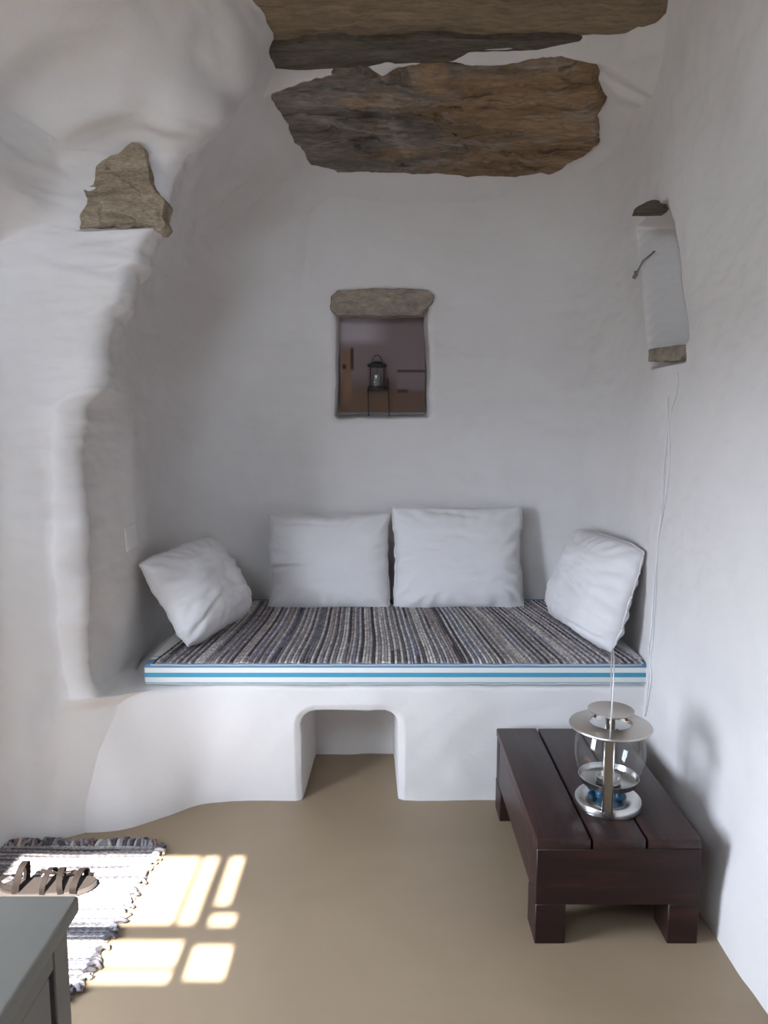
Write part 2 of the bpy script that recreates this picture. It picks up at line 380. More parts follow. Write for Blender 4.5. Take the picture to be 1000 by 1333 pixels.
xe = np.maximum(xe, np.where(zr > 2.2, xa+.0, -9))
yb = np.interp(zr, [0, .5, 1.2, 1.5, 2.0, 2.3, 2.5, 2.86], [3.88, 3.86, 3.83, 3.80, 3.74, 3.64, 3.53, 3.3])
xr = np.interp(zr, [0, .06, .3, .6, 1.5, 2.1, 2.4, 2.6, 2.86], [.925, .93, .955, .955, .945, .935, .90, .85, .7])
set_ = .06*sstep(2.050, 2.068, zr)
foot = .02*(1-sstep(.0, .5, zr))
o1 = np.ones(R)
proud = 1-sstep(2.05, 2.07, zr)           # the column stands proud only below its ledge
yw = 2.70*proud+2.56*(1-proud)+set_
hi = sstep(2.0, 2.12, zr); lx_ = np.maximum(0, zr-2.28); lean = 1.3*lx_**2/(lx_+.10)
lo = 1-sstep(.43, .50, zr); lt = sstep(0, .46, zr)
bb = sstep(2.33, 2.50, zr)
def hx(low, mid, off): return low*(1-hi)+(mid*(1-bb)+(xe-off)*bb)*hi
ctrl = [(hx(DX, -1.50, 1.0), 1.80-.65*hi), (hx(-1.44, -1.36, .65), 1.96-.60*hi-.8*lean), (hx(-1.40, -1.28, .50), 2.14-.52*hi-1.0*lean), (hx(-1.325, -1.19, .36), 2.33-.42*hi-1.4*lean), (hx(-1.255, -1.11, .24), 2.50-.30*hi-1.5*lean),
        (hx(-1.14, -1.03, .14), 2.525-.02*hi-foot-1.4*lean), ((xe-.07)*(1-lo)-1.02*lo-.05*lean, 2.505+set_-foot*(1-lo)+(.072+.02*lt)*lo-.75*lean), (xe*(1-lo)-.86*lo, 2.565+set_-.15*lean+(.135+.05*lt)*lo), ((xe-.012)*(1-lo)-.72*lo, 2.68+.3*set_+(.14+.02*lt)*lo), (xa, 2.98*o1), (xa+.005, 3.40*o1), (xa+.13, yb-.11), (np.interp(zr, [0, 1.8, 2.5, 2.8], [-.5, -.5, -.3, -.1]), yb),
        (-.30+0*o1, yb), (.28+0*o1, yb), (.5*o1, yb), (xr-.10, yb-.10), (xr+.035, 3.25*o1), (xr+.03, 2.86*o1), (xr+.015, 2.30*o1), (xr, 1.7*o1), (xr, 1.0*o1), (xr, -.45*o1)]
cnt = [8, 22, 30, 24, 14, 12, 16, 14, 26, 34, 36, 36, 20, 116, 22, 40, 40, 32, 96, 36, 20, 14]
C2 = np.stack([np.stack(c, -1) for c in ctrl], 1)       # R,K,2
C2 = np.concatenate([2*C2[:, :1]-C2[:, 1:2], C2, 2*C2[:, -1:]-C2[:, -2:-1]], 1)
cols = []; seg_start = []
for i, n in enumerate(cnt):
    a, b, c, d = (C2[:, i+k] for k in range(4)); seg_start.append(len(cols))
    lin = i in (13,)
    for k in range(n):
        t = k/n
        cols.append(b+(c-b)*t if lin else .5*((2*b)+(c-a)*t+(2*a-5*b+4*c-d)*t*t+(-a+3*b-3*c+d)*t**3))
cols.append(C2[:, -2]); P2 = np.stack(cols, 1); K = P2.shape[1]
S = np.concatenate([P2, np.repeat(zr[:, None, None], K, 1)], -1)
def normals_of(S):
    du = np.gradient(S, axis=1); dv = np.gradient(S, axis=0); n = np.cross(dv, du); n /= np.linalg.norm(n, axis=-1, keepdims=True)+1e-12
    return n
Nn = normals_of(S)
ctr = np.array([-.3, 1.5, 1.4])
if ((ctr-S)*Nn).sum(-1).mean() < 0: Nn = -Nn
cidx = np.arange(K)[None, :]
d = .014*fbm(S, 3, 2.3)+.0032*fbm(S*np.array([1, 1, 1.7])+4, 3, 9)
# courses of stone felt through the plaster on the column, and faint ones on the alcove walls
colm = (cidx >= seg_start[4]) & (cidx < seg_start[9])
cm = np.clip(1-np.abs(cidx-(seg_start[6]+6))/46.0, 0, 1)
d = d+cm*(.016*fbm(S*np.array([1.2, 1.2, 5.0])+2.2, 3, 2.6)+.006*fbm(S*np.array([1, 1, 5])+8, 2, 7))
bm_ = np.clip((cidx-seg_start[11])/30.0, 0, 1)*np.clip((seg_start[17]-cidx)/30.0, 0, 1)
d = d+bm_*.006*fbm(S*np.array([.8, .8, 4.0])+3, 3, 3.0)
# swellings of the vault at upper left
for (px_, py_, rr, am) in ((258, 140, .13, .055), (150, 120, .30, .05), (60, 90, .25, .04), (330, 150, .10, .02)):
    q = at(px_, py_, 2.56); d = d+am*np.exp(-(((S-np.array(q))**2).sum(-1))/rr**2)
d = d-.085*np.exp(-(((S-np.array(at(172, 205, 2.56)))**2).sum(-1))/.13**2)
for (px_, py_, Y_, rr, am) in ((252, 135, 2.5, .105, .035), (212, 158, 2.5, .05, .02), (95, 110, 2.3, .13, -.03), (90, 250, 2.45, .09, -.02)):
    d = d+am*np.exp(-((((S-np.array(at(px_, py_, Y_)))**2).sum(-1))/rr**2)**2)
d = d+sstep(2.05, 2.3, S[..., 2])*sstep(-.3, -.6, S[..., 0])*(.030*fbm(S+11, 2, 3.4)+.008*fbm(S+5, 2, 9))
d = d*(1-.9*np.where((cidx > seg_start[5]) & (cidx < seg_start[10]), lo[:, None], 0))
# fade the relief under the niche rim
S2 = S+Nn*d[..., None]
# recess of the small niche in the back wall
NY = 3.78
n_l, n_r = at(438, 470, NY).x, at(558, 470, NY).x; n_b, n_t = at(500, 543, NY).z, at(500, 396, NY).z
def sdbox(a, b, ca, cb, ha, hb, r):
    qa = np.abs(a-ca)-ha+r; qb = np.abs(b-cb)-hb+r
    return np.hypot(np.maximum(qa, 0), np.maximum(qb, 0))+np.minimum(np.maximum(qa, qb), 0)-r
wob = .006*fbm(S, 2, 9)
taper = (S[..., 2]-n_b)*.03
sd = sdbox(S[..., 0], S[..., 2], (n_l+n_r)/2, (n_b+n_t)/2, (n_r-n_l)/2-taper+.006, (n_t-n_b)/2, .018)+wob
bk = (cidx >= seg_start[12]) & (cidx <= seg_start[15])
NICHE_D = .13
S2[..., 1] += np.where(bk, NICHE_D*sstep(.006, -.012, sd)+.012*sstep(.035, .0, sd), 0)
# tall recess in the right wall: sharp near edge, soft far edge
XR = .955
rk = (cidx >= seg_start[17]) & (cidx <= seg_start[20])
ed = sorted([(atx(a, b, XR).z, atx(a, b, XR).y) for a, b in [(876, 262), (880, 300), (886, 345), (886, 385), (892, 420), (894, 440), (888, 449), (889, 468)]]); ed = np.array(ed)
fd = sorted([(atx(a, b, XR).z, atx(a, b, XR).y) for a, b in [(824, 262), (828, 300), (832, 345), (834, 385), (836, 420), (838, 445), (842, 468)]]); fd = np.array(fd)
y_near = np.interp(S[..., 2], ed[:, 0], ed[:, 1])+.004*fbm(S, 2, 14); y_far = np.interp(S[..., 2], fd[:, 0], fd[:, 1])
zt, zb = ed[-1, 0]+.01, ed[0, 0]
m_ = sstep(y_near-.002, y_near+.012, S[..., 1])*(1-sstep(y_far-.035, y_far+.03, S[..., 1]))
m_ = m_*sstep(zb-.006, zb+.006, S[..., 2])*(1-sstep(zt-.006, zt+.008, S[..., 2]))
S2[..., 0] += np.where(rk, .27*np.clip(m_, 0, 1), 0)
NF = normals_of(S2)
if (NF*Nn).sum() < 0: NF = -NF
def shell_part(name, c0, c1):
    P = S2[:, c0:c1+1]; n = NF[:, c0:c1+1]
    f = grid_faces(P.shape[0], P.shape[1])
    a, b, c = (P.reshape(-1, 3)[f[:, k]] for k in (0, 1, 2)); fn = np.cross(b-a, c-a)
    if (fn*n.reshape(-1, 3)[f[:, 0]]).sum() < 0: f = f[:, ::-1]
    return structure(mesh_obj(name, P.reshape(-1, 3), f, PL, normals=n.reshape(-1, 3)))
w_left = shell_part('wall_left', 0, seg_start[11]+18)
w_back = shell_part('wall_back', seg_start[11]+18, seg_start[16])
w_right = shell_part('wall_right', seg_start[16], K-1)
bvh = BVHTree.FromPolygons([Vector(p) for p in S2.reshape(-1, 3)], [tuple(int(i) for i in f) for f in grid_faces(R, K)])
def hit(px, py, off=0.0):
    o = Vector((0, 0, CAM_Z)); dr = ray(px, py).normalized(); loc, nr, i, dist = bvh.ray_cast(o, dr)
    if nr.dot(dr) > 0: nr = -nr
    return loc+nr*off

# rest of the room behind the camera
wl = box_bm((DX-.12, -.45, 0), (DX, DY0, 2.9)); box_bm((DX-.12, DY1, 0), (DX, 2.06, 2.9), bm=wl); box_bm((DX-.12, DY0, DZ1), (DX, DY1, 2.9), bm=wl); box_bm((DX-.12, DY0, 0), (DX, DY1, DZ0), bm=wl)
structure(bm_obj('wall_outer', wl, PL))
TS = math.tan(SUN_EL); WY = -.30
fr = [(-1.20, 2.06, -.551, 2.405), (-.507, 2.148, -.466, 2.405), (-.505, 2.052, -.436, 2.108), (-1.20, 1.826, -.562, 1.99), (-.522, 1.838, -.420, 1.972)]
op = [(a, (b-WY)*TS, c, (d_-WY)*TS) for a, b, c, d_ in fr]
wz0, wz1 = min(o[1] for o in op)-.04, max(o[3] for o in op)+.03; wx0, wx1 = -1.25, -.38
wf = box_bm((-2.42, WY-.06, 0), (wx0, WY, 2.9)); box_bm((wx1, WY-.06, 0), (1.0, WY, 2.9), bm=wf)
box_bm((wx0, WY-.06, 0), (wx1, WY, wz0-.05), bm=wf); box_bm((wx0, WY-.06, wz1+.09), (wx1, WY, 2.9), bm=wf)
structure(bm_obj('wall_front', wf, stone_mat('bounce_absorbing_stone', [(.25, (.08, .065, .05)), (.5, (.17, .145, .115)), (.75, (.27, .235, .19))], (4, 4, 9), 60, 4.4)))  # unseen wall; dark stone made up to soak up bounced light
# the window: a frame whose glazing bars leave the uneven panes
gx = sorted({wx0, wx1}|{o[0] for o in op}|{o[2] for o in op}); gz = sorted({wz0-.05, wz1+.09}|{o[1] for o in op}|{o[3] for o in op})
fb = bmesh.new()
for i in range(len(gx)-1):
    for j in range(len(gz)-1):
        cx_, cz_ = (gx[i]+gx[i+1])/2, (gz[j]+gz[j+1])/2
        if not any(o[0] < cx_ < o[2] and o[1] < cz_ < o[3] for o in op):
            box_bm((gx[i], WY-.006, gz[j]), (gx[i+1], WY+.002, gz[j+1]), bm=fb)
for x_, z0_, z1_ in ((-.605, op[0][1], op[0][3]), (-.78, op[3][1], op[3][3])):
    box_bm((x_-.009, WY-.006, z0_), (x_+.009, WY, z1_), bm=fb)
box_bm((op[3][0], WY-.006, op[3][1]+.045), (op[3][2], WY, op[3][1]+.058), bm=fb)
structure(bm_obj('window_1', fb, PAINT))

# ------------------------------------------------------------------ floor
structure(mesh_obj('floor', [(-2.4, -.5, 0), (1.2, -.5, 0), (1.2, 4.1, 0), (-2.4, 4.1, 0)], [(0, 1, 2, 3)], FL))

# ------------------------------------------------------------------ masonry bench with a recess at its foot
Fp = np.array([(-1.40, 2.66), (-1.18, 2.565), (-.95, 2.565), (-.80, 2.665), (-.69, 2.755), (-.52, 2.782), (-.42, 2.785), (-.2, 2.785), (.02, 2.785), (.15, 2.785), (.5, 2.785), (1.03, 2.79)])
Tp = np.array([(-1.40, 2.70), (-1.18, 2.61), (-1.03, 2.62), (-.90, 2.69), (-.70, 2.765), (-.52, 2.775), (-.42, 2.775), (-.2, 2.775), (.02, 2.775), (.15, 2.775), (.5, 2.775), (1.03, 2.78)])
bcnt = [14, 14, 14, 12, 12, 8, 60, 30, 60, 18, 24]
def dens(P):
    out = []; Q = np.vstack([2*P[0]-P[1], P, 2*P[-1]-P[-2]])
    for i, n in enumerate(bcnt):
        a, b, c, d_ = Q[i:i+4]
        for k in range(n):
            t = k/n; out.append(b+(c-b)*t if i >= 5 else .5*((2*b)+(c-a)*t+(2*a-5*b+4*c-d_)*t*t+(-a+3*b-3*c+d_)*t**3))
    out.append(P[-1]); return np.array(out)
Fd, Td = dens(Fp), dens(Tp); BZ = .462; BR = .028
zrow = np.r_[np.arange(-.01, .28, .012), np.arange(.28, .40, .005), np.arange(.40, BZ-BR, .01)]
rows = []
for z in zrow:
    t = float(sstep(0, BZ, z)); p = Fd*(1-t)+Td*t; rows.append(np.c_[p, np.full(len(p), z)])
for g in np.linspace(0, math.pi/2, 6):
    p = Td.copy(); p[:, 1] += BR*(1-math.cos(g)); rows.append(np.c_[p, np.full(len(p), BZ-BR+BR*math.sin(g))])
for y in (2.86, 3.0, 3.3, 3.6, 3.95):
    p = Td.copy(); p[:, 1] = np.maximum(p[:, 1]+BR, y); rows.append(np.c_[p, np.full(len(p), BZ)])
B = np.stack(rows); nB = normals_of(B); 
if nB[10, len(Fd)//2, 1] > 0: nB = -nB
B = B+nB*((.008*fbm(B, 3, 4)+.003*fbm(B+3, 2, 14))*(.15+.85*sstep(-.8, -.5, B[..., 0])))[..., None]*np.minimum(1, np.maximum(0, 1-(B[..., 1:2]-2.75)*2))
h_l, h_r = at(393, 985, 2.785).x, at(518, 985, 2.785).x; h_t = at(450, 926, 2.785).z
sdh = sdbox(B[..., 0], B[..., 2], (h_l+h_r)/2, (h_t-.3)/2, (h_r-h_l)/2, (h_t+.3)/2, .055)+.005*fbm(B, 2, 10)
front = np.arange(len(rows))[:, None] < len(zrow)
B[..., 1] += np.where(front, .40*sstep(.002, -.014, sdh)+.012*sstep(.03, -.002, sdh), 0)
bench = mesh_obj('masonry_bench', B.reshape(-1, 3), grid_faces(B.shape[0], B.shape[1]), PL)
tag(bench, 'white plastered built-in bench with a square recess at its foot, across the alcove', 'bench')

# ------------------------------------------------------------------ stones set in the walls
def wall_stone(name, pxpy, off, thick, m, parent, Y=None, X=None, **kw):
    pts = [at(a, b, Y) if Y else atx(a, b, X) for a, b in pxpy]
    nrm = (0, 1, 0) if Y else (1, 0, 0)
    return slab(name, pts, thick, m, parent, normal=nrm, **kw)
wall_stone('lintel_stone', [(432, 385), (440, 378), (480, 376), (530, 376), (556, 377), (565, 384), (563, 393), (552, 402), (547, 410), (500, 411), (440, 410), (431, 402)], 0, .10, ST_L, w_back, Y=3.70, n=140, rings=20, amp=.006, layers=.004, jag=.006, grow=.03)
wall_stone('rough_stone', [(106, 297), (110, 262), (109, 246), (122, 240), (127, 214), (140, 210), (153, 200), (164, 186), (172, 180), (186, 190), (191, 196), (190, 215), (197, 235), (206, 252), (211, 262), (208, 280), (213, 292), (204, 297)], 0, .10, ST_D, w_left, Y=2.545, n=160, rings=26, amp=.016, layers=.014, jag=.010)
wall_stone('recess_stone', [(830, 276), (832, 268), (850, 260), (866, 261), (871, 272), (868, 276)], 0, .05, ST_C, w_right, Y=2.735, n=80, rings=10, amp=.004, layers=.004, jag=.004)
wall_stone('recess_stone', [(843, 471), (844, 455), (862, 452), (880, 449), (890, 450), (889, 466), (880, 470)], 0, .05, ST_L, w_right, X=.956, n=80, rings=10, amp=.004, layers=.004, jag=.006)
# iron hook in the right recess
p0 = hit(832, 357, .012); p1 = hit(852, 328, .005)
hk = MB(); hk.add(*tube_arrays([p0, (Vector(p0)+Vector(p1))/2+Vector((-.02, -.035, 0)), p1], .0035, 6))
hk.add(*tube_arrays([p0+Vector((0, 0, .012)), p0, p0+Vector((-.008, 0, -.014))], .007, 6))
hook = hk.build('iron_hook', mat('grey_iron', (.22, .21, .20), .7, .3)); tag(hook, 'small grey iron hook in the tall recess of the right wall', 'hook')

# ------------------------------------------------------------------ mattress, rag runner
MX0, MX1, MY0, MY1 = atz(190, 880, .47).x+.02, .985, 2.762, 3.80
mt_root = thing('mattress', 'thin mattress with blue and white striped cover lying on the masonry bench', 'mattress', (0.04, 3.2, MZ0))
mb = box_bm((MX0, MY0, MZ0), (MX1, MY1, MZ1), .010, 3)
mo = shift(bm_obj('cover', mb, TK, None, True, 45), mt_root)
for z_, nm in ((MZ0+.003, 'piping'), (MZ1-.004, 'piping')):
    pts = [(MX0+.004, MY0+.03, z_), (MX0+.03, MY0+.001, z_)]+[(MX0+.03+(MX1-MX0-.06)*k/30, MY0+.001+.0015*math.sin(k*1.7), z_+.001*math.sin(k*2.3)) for k in range(1, 30)]+[(MX1-.03, MY0+.001, z_), (MX1-.004, MY0+.03, z_), (MX1-.004, MY1-.03, z_), (MX0+.004, MY1-.03, z_)]
    shift(tube(nm, pts, .0035, mat('ticking_piping', (.42, .48, .50), .9), None, 6, True), mt_root)
LIGHT = [(.60, .55, .52), (.66, .62, .58), (.52, .47, .45), (.70, .68, .66), (.46, .41, .40)]
DARK = [(.09, .083, .10), (.15, .14, .165), (.24, .22, .24), (.32, .295, .31), (.22, .225, .30), (.36, .31, .31)]
NR = 152; A = 5; NYR = 90
xs_ = np.linspace(-1, 1, NR*A+1); V = []; Cc = []
def rib_cols(n, rows_, wob=.35):
    out = np.zeros((rows_, n, 3))
    for i in range(n):
        S_ = (LIGHT if i % 2 else DARK) if rng.rand() < .85 else (DARK if i % 2 else LIGHT)
        c = np.array(S_[rng.randint(len(S_))]); j = 0; cc = c
        while j < rows_:
            ln = rng.randint(14, 60); out[j:j+ln, i] = cc; j += ln
            cc = c if rng.rand() < .7 else np.array(S_[rng.randint(len(S_))])
    return out*(1+wob*(rng.rand(rows_, n, 1)-.5)*2)
ribc = rib_cols(NR, NYR)
hem = rng.randn(NR)*.003
for j in range(NYR):
    t = j/(NYR-1)
    for i, u in enumerate(xs_):
        ri = min(i//A, NR-1); ph = (i % A)/A
        y = 3.735+(2.772-3.735)*t
        xl_ = -.78-.085*t**1.6; xr_ = .80+.17*t
        x = xl_+(xr_-xl_)*(u+1)/2+.002*math.sin(y*9+u*5)
        z = MZ1+.0045+.0042*abs(math.sin(math.pi*ph))+.0012*math.sin(j*1.9+ri)
        if t > .97: y += -hem[ri]-.004*abs(math.sin(math.pi*ph)); z -= (t-.97)*.15
        V.append((x, y, z)); Cc.append(ribc[j, ri]*(1.0 if 0 < i % A else .62))
sheet = V; n0 = len(V)
V2 = V+[(x, y, MZ1+.0012 if y > 2.79 else z-.004) for x, y, z in V]
W = NR*A+1; F = grid_faces(NYR, W); Fb = F[:, ::-1]+n0
ring = [j*W for j in range(NYR)]+[(NYR-1)*W+i for i in range(1, W)]+[j*W+W-1 for j in range(NYR-2, -1, -1)]+[i for i in range(W-2, 0, -1)]
Fs = np.array([(ring[k], ring[(k+1) % len(ring)], ring[(k+1) % len(ring)]+n0, ring[k]+n0) for k in range(len(ring))])
run = mesh_obj('rag_runner', np.array(V2), np.concatenate([F, Fb, Fs]), RAG, colors=np.array(Cc+Cc))
tag(run, 'striped grey and cream woven rag runner spread over the mattress', 'rug')

# ------------------------------------------------------------------ cushions
def cushion(name, c, ua, va, w_, h_, tf, tb, seed, label, folds=(), corner=.15):
    """c centre, ua/va unit axes of the face, front = ua x va"""
    c, ua, va = Vector(c), Vector(ua).normalized(), Vector(va); va = (va-ua*va.dot(ua)).normalized(); na = ua.cross(va)
    n = 56; V = []
    g = np.linspace(-1, 1, n+1); U, Vv = np.meshgrid(g, g)
    q = np.stack([U*1.0+seed*3.7, Vv*1.0, U*0+seed], -1)
    ex = 1-.07*(1-Vv**2)*np.abs(U)+.03*fbm(q, 3, 3.2); ey = 1-.07*(1-U**2)*np.abs(Vv)+.022*fbm(q+5, 3, 2.8)
    rnd = 1-corner*np.clip(np.abs(U*Vv)-.55, 0, 1)*.55
    X = U*ex*w_/2*rnd; Y = Vv*ey*h_/2*rnd
    prof = (np.clip(1-np.abs(U)**2.6, 0, 1)*np.clip(1-np.abs(Vv)**2.6, 0, 1))**.55
    edge = np.clip(1.1-np.maximum(np.abs(U), np.abs(Vv)), 0, 1)
    wr = .010*fbm(q, 3, 2.2)+.004*fbm(q*np.array([1, 3, 1])+2, 3, 3)
    rad = np.maximum(np.abs(U), np.abs(Vv)); th = np.arctan2(Vv, U)
    pucker = .006*np.sin(th*22+seed*5+3*fbm(q, 2, 1.5))*sstep(.55, .9, rad)*(1-sstep(.93, 1.0, rad))
    sag = 1+.22*np.clip(-Vv, 0, 1)
    Zf = tf*prof*sag+wr*prof+pucker; Zb = -tb*prof*sag-wr*prof-pucker
    for (fu, fv, ang, ln, dp) in folds:       # a few deep creases of the cloth
        ca, sa = math.cos(ang), math.sin(ang); a = (U-fu)*ca+(Vv-fv)*sa; b = -(U-fu)*sa+(Vv-fv)*ca+.12*a*a
        Zf -= dp*np.exp(-(b/.035)**2)*np.exp(-(a/ln)**2)-dp*.6*np.exp(-((b-.08)/.06)**2)*np.exp(-(a/ln)**2)
    ed = .004
    Zf = np.maximum(Zf, 0)+0; Zb = np.minimum(Zb, 0)
    seam = np.where(rad > .999, 0, 1); Zf = Zf*seam; Zb = Zb*seam
    def w3(Z): return [c+ua*float(x)+va*float(y)+na*float(z) for x, y, z in zip(X.ravel(), Y.ravel(), Z.ravel())]
    vf, vb = w3(Zf), w3(Zb); m = n+1
    idx = np.arange(m*m).reshape(m, m); bi = idx.copy()+m*m
    bi[0, :], bi[-1, :], bi[:, 0], bi[:, -1] = idx[0, :], idx[-1, :], idx[:, 0], idx[:, -1]
    F = [(idx[i, j], idx[i, j+1], idx[i+1, j+1], idx[i+1, j]) for i in range(n) for j in range(n)]
    F += [(bi[i, j], bi[i+1, j], bi[i+1, j+1], bi[i, j+1]) for i in range(n) for j in range(n)]
    root = thing(name, label, 'cushion', c, 'white cushions on the bench')
    o = shift(mesh_obj('cushion_cover', vf+vb, [tuple(int(k) for k in f) for f in F], CT), root)
    loop = [vf[idx[0, j]] for j in range(n)]+[vf[idx[i, n]] for i in range(n)]+[vf[idx[n, j]] for j in range(n, 0, -1)]+[vf[idx[i, 0]] for i in range(n, 0, -1)]
    shift(tube('seam', loop, .0035, CT, None, 6, True), root)
    return root
def quad_cushion(name, bl, br, tl, tr, tf, tb, seed, label, folds=(), grow=1.04, corner=.15):
    bl, br, tl, tr = map(Vector, (bl, br, tl, tr)); c = (bl+br+tl+tr)/4
    ua = ((br-bl)+(tr-tl))/2; va = ((tl-bl)+(tr-br))/2
    return cushion(name, c, ua, va, ua.length*grow, va.length*grow, tf, tb, seed, label, folds, corner)
YB, YT = 3.62, 3.71
quad_cushion('cushion', at(350, 794, YB), at(510, 794, YB), at(350, 672, YT), at(506, 668, YT), .085, .055, 1, 'white square cushion against the back wall, left of the middle pair',
             [(-.75, -.1, .1, .3, .02), (-.5, .82, .0, .5, .012)])
quad_cushion('cushion', at(514, 796, YB), at(678, 792, YB), at(510, 658, YT), at(682, 660, YT), .09, .055, 2, 'white square cushion against the back wall, right of the middle pair',
             [(-.4, .2, -.2, .2, .006), (-.1, .88, -.15, .35, .012)])
quad_cushion('cushion', (-.765, 2.90, .575), (-.60, 3.32, .615), (-.945, 2.96, .885), (-.78, 3.37, .925), .12, .05, 3, 'white cushion leaning on the left wall at the end of the bench',
             [(-.55, -.55, .5, .35, .014), (.2, -.75, .2, .3, .010)], 1.14, .45)
quad_cushion('cushion', (.745, 3.42, .585), (.885, 2.84, .575), (.90, 3.38, .955), (.955, 2.85, .955), .12, .05, 4, 'white cushion leaning on the right wall at the end of the bench',
             [(.1, -.1, -.3, .5, .010), (.5, -.78, .0, .4, .016)], 1.14, .45)

# ------------------------------------------------------------------ low table
TX0, TX1, TY0, TY1, TZ = .418, .872, 1.975, 2.74, .308
tb = thing('low_table', 'low dark stained wooden table with three top planks beside the right wall', 'table', ((TX0+TX1)/2, (TY0+TY1)/2, 0))
tw = (TX1-TX0)/3
for k in range(3):
    shift(box('top_plank', (TX0+tw*k+(.003 if k else 0), TY0+.001*k, TZ-.03), (TX0+tw*(k+1)-(.003 if k < 2 else 0), TY1-.002*k, TZ), WD, None, .005, 2), tb)
LT = .085
shift(box('apron', (TX0+.001, TY0+.001, .116), (TX1-.001, TY0+.075, TZ-.029), WDX, None, .002, 1), tb)
shift(box('apron', (TX0+.002, TY1-.075, .115), (TX1-.002, TY1-.004, TZ-.029), WDX, None, .006, 2), tb)
shift(box('apron', (TX0+.002, TY0+.074, .119), (TX0+.05, TY1-.074, TZ-.029), WD, None, .004, 2), tb)
shift(box('apron', (TX1-.05, TY0+.074, .119), (TX1-.003, TY1-.074, TZ-.029), WD, None, .004, 2), tb)
for x0, x1 in ((TX0+.001, TX0+LT), (TX1-LT, TX1-.001)):
    for y0, y1 in ((TY0+.001, TY0+.11), (TY1-.11, TY1-.003)):
        shift(box('leg', (x0, y0, 0), (x1, y1, .117), WDX, None, .002, 1), tb)

# ------------------------------------------------------------------ glass lantern on the table
lc = atz(791, 1047, TZ); LX, LY = lc.x, lc.y
ln = thing('glass_lantern', 'round clear glass lantern with steel lid and base on the low table', 'lantern', (LX, LY, TZ))
ln.rotation_euler = (0, 0, -math.atan2(LX, LY))
lathe('base', [(.001, 0), (.094, 0), (.098, .004), (.098, .020), (.094, .026), (.088, .030), (.070, .033), (.001, .034)], SS, ln)
for k in range(5):
    a = 2*math.pi*k/5+.5; bm = bmesh.new(); bmesh.ops.create_uvsphere(bm, u_segments=20, v_segments=12, radius=.017)
    for vv in bm.verts: vv.co += Vector((.045*math.cos(a), .045*math.sin(a), .050))
    bm_obj('glass_ball', bm, BG, ln, True)
lathe('tray', [(.001, .070), (.066, .070), (.080, .078), (.086, .092), (.088, .092), (.082, .075), (.068, .066), (.001, .066)], SS, ln)
lathe('candle_cup', [(.001, .072), (.034, .072), (.036, .090), (.033, .090), (.031, .076), (.001, .076)], SS, ln)
gp = [(.078, .088), (.090, .105), (.101, .135), (.104, .165), (.101, .195), (.094, .222), (.086, .242)]
lathe('glass_globe', gp, GL, ln, 64)
lathe('lid', [(.064, .250), (.118, .244), (.1195, .247), (.118, .250), (.064, .258), (.060, .256), (.064, .250)], SSW, ln, 64)
lathe('collar', [(.074, .236), (.080, .236), (.080, .248), (.074, .248), (.074, .236)], SS, ln, 48)
lathe('cap', [(.001, .278), (.050, .284), (.065, .292), (.066, .295), (.050, .290), (.001, .285)], SSW, ln, 48)
for k in range(3):
    a = 2*math.pi*k/3+.52; tube('cap_post', [(.052*math.cos(a), .052*math.sin(a), .254), (.046*math.cos(a), .046*math.sin(a), .288)], .003, SS, ln, 8)
for s in (-1, 1):
    st = box_bm((-.013, s*.108-.002, .03), (.013, s*.108+.002, .246), .001, 1)
    bm_obj('strap', st, BRZ, ln, True, 40)
    tube('strap_rim', [(-.013, s*.110, .03), (-.013, s*.110, .246)], .0022, SS, ln, 6); tube('strap_rim', [(.013, s*.110, .03), (.013, s*.110, .246)], .0022, SS, ln, 6)
HZ = .475
hp = [(.004*math.sin(g*2), -.112*math.cos(g), .245+(HZ-.245)*math.sin(g)**.8) for g in np.linspace(0, math.pi, 40)]
tube('handle', hp, .0022, WIRE, ln, 8)

# ------------------------------------------------------------------ panel and little lantern in the wall niche
ny = NY+NICHE_D-.035
a0 = at(443, 537, ny); a1 = at(554, 413, ny)
pw, phh = 72, 84; X0, X1, Z0, Z1 = a0.x, a1.x, a0.z, a1.z
def smooth_in(v, a, b, s=.02): return sstep(a-s, a+s, v)*(1-sstep(b-s, b+s, v))
U, T = np.meshgrid(np.linspace(0, 1, pw), np.linspace(1, 0, phh)); img = np.zeros((phh, pw, 3)); T = 1-T      # T: 0 top .. 1 bottom
top_c, bot_c = np.array([.21, .158, .158]), np.array([.13, .08, .06])
f = sstep(.55, .8, T)[..., None]; img[:] = top_c*(1-f)+bot_c*f
def blend(mask, col, k=1.0):
    global img
    img = img*(1-mask[..., None]*k)+np.array(col)*mask[..., None]*k
blend(smooth_in(U, -.1, .45, .2)*smooth_in(T, -.1, .26, .06), (.46, .40, .42), .75)
blend(smooth_in(U, .03, .135)*smooth_in(T, .34, .9, .04), (.22, .12, .07))
blend(smooth_in(U, .125, .16, .012)*smooth_in(T, .32, .55, .02), (.03, .018, .012))
blend(smooth_in(U, .03, .07, .012)*smooth_in(T, .49, .54, .012), (.02, .012, .012))
blend(smooth_in(U, .0, .7, .15)*smooth_in(T, .8, 1.1, .06), (.14, .085, .05), .6)
blend(smooth_in(U, .67, 1.1, .012)*smooth_in(T, .55, .575, .01), (.035, .024, .026))
blend(smooth_in(U, .67, 1.1, .03)*smooth_in(T, .58, .76, .03), (.20, .16, .165), .7)
blend(smooth_in(U, .67, .80, .02)*smooth_in(T, .755, .79, .012), (.05, .028, .03))
pan = thing('picture_panel', 'small brownish picture panel standing at the back of the wall niche', 'picture', ((X0+X1)/2, ny, Z0))
Vp = np.stack([X0+(X1-X0)*U, np.full_like(U, ny-.0005), Z1+(Z0-Z1)*T], -1)
shift(mesh_obj('picture_print', Vp.reshape(-1, 3), grid_faces(phh, pw), PRINT, colors=img.reshape(-1, 3)), pan)
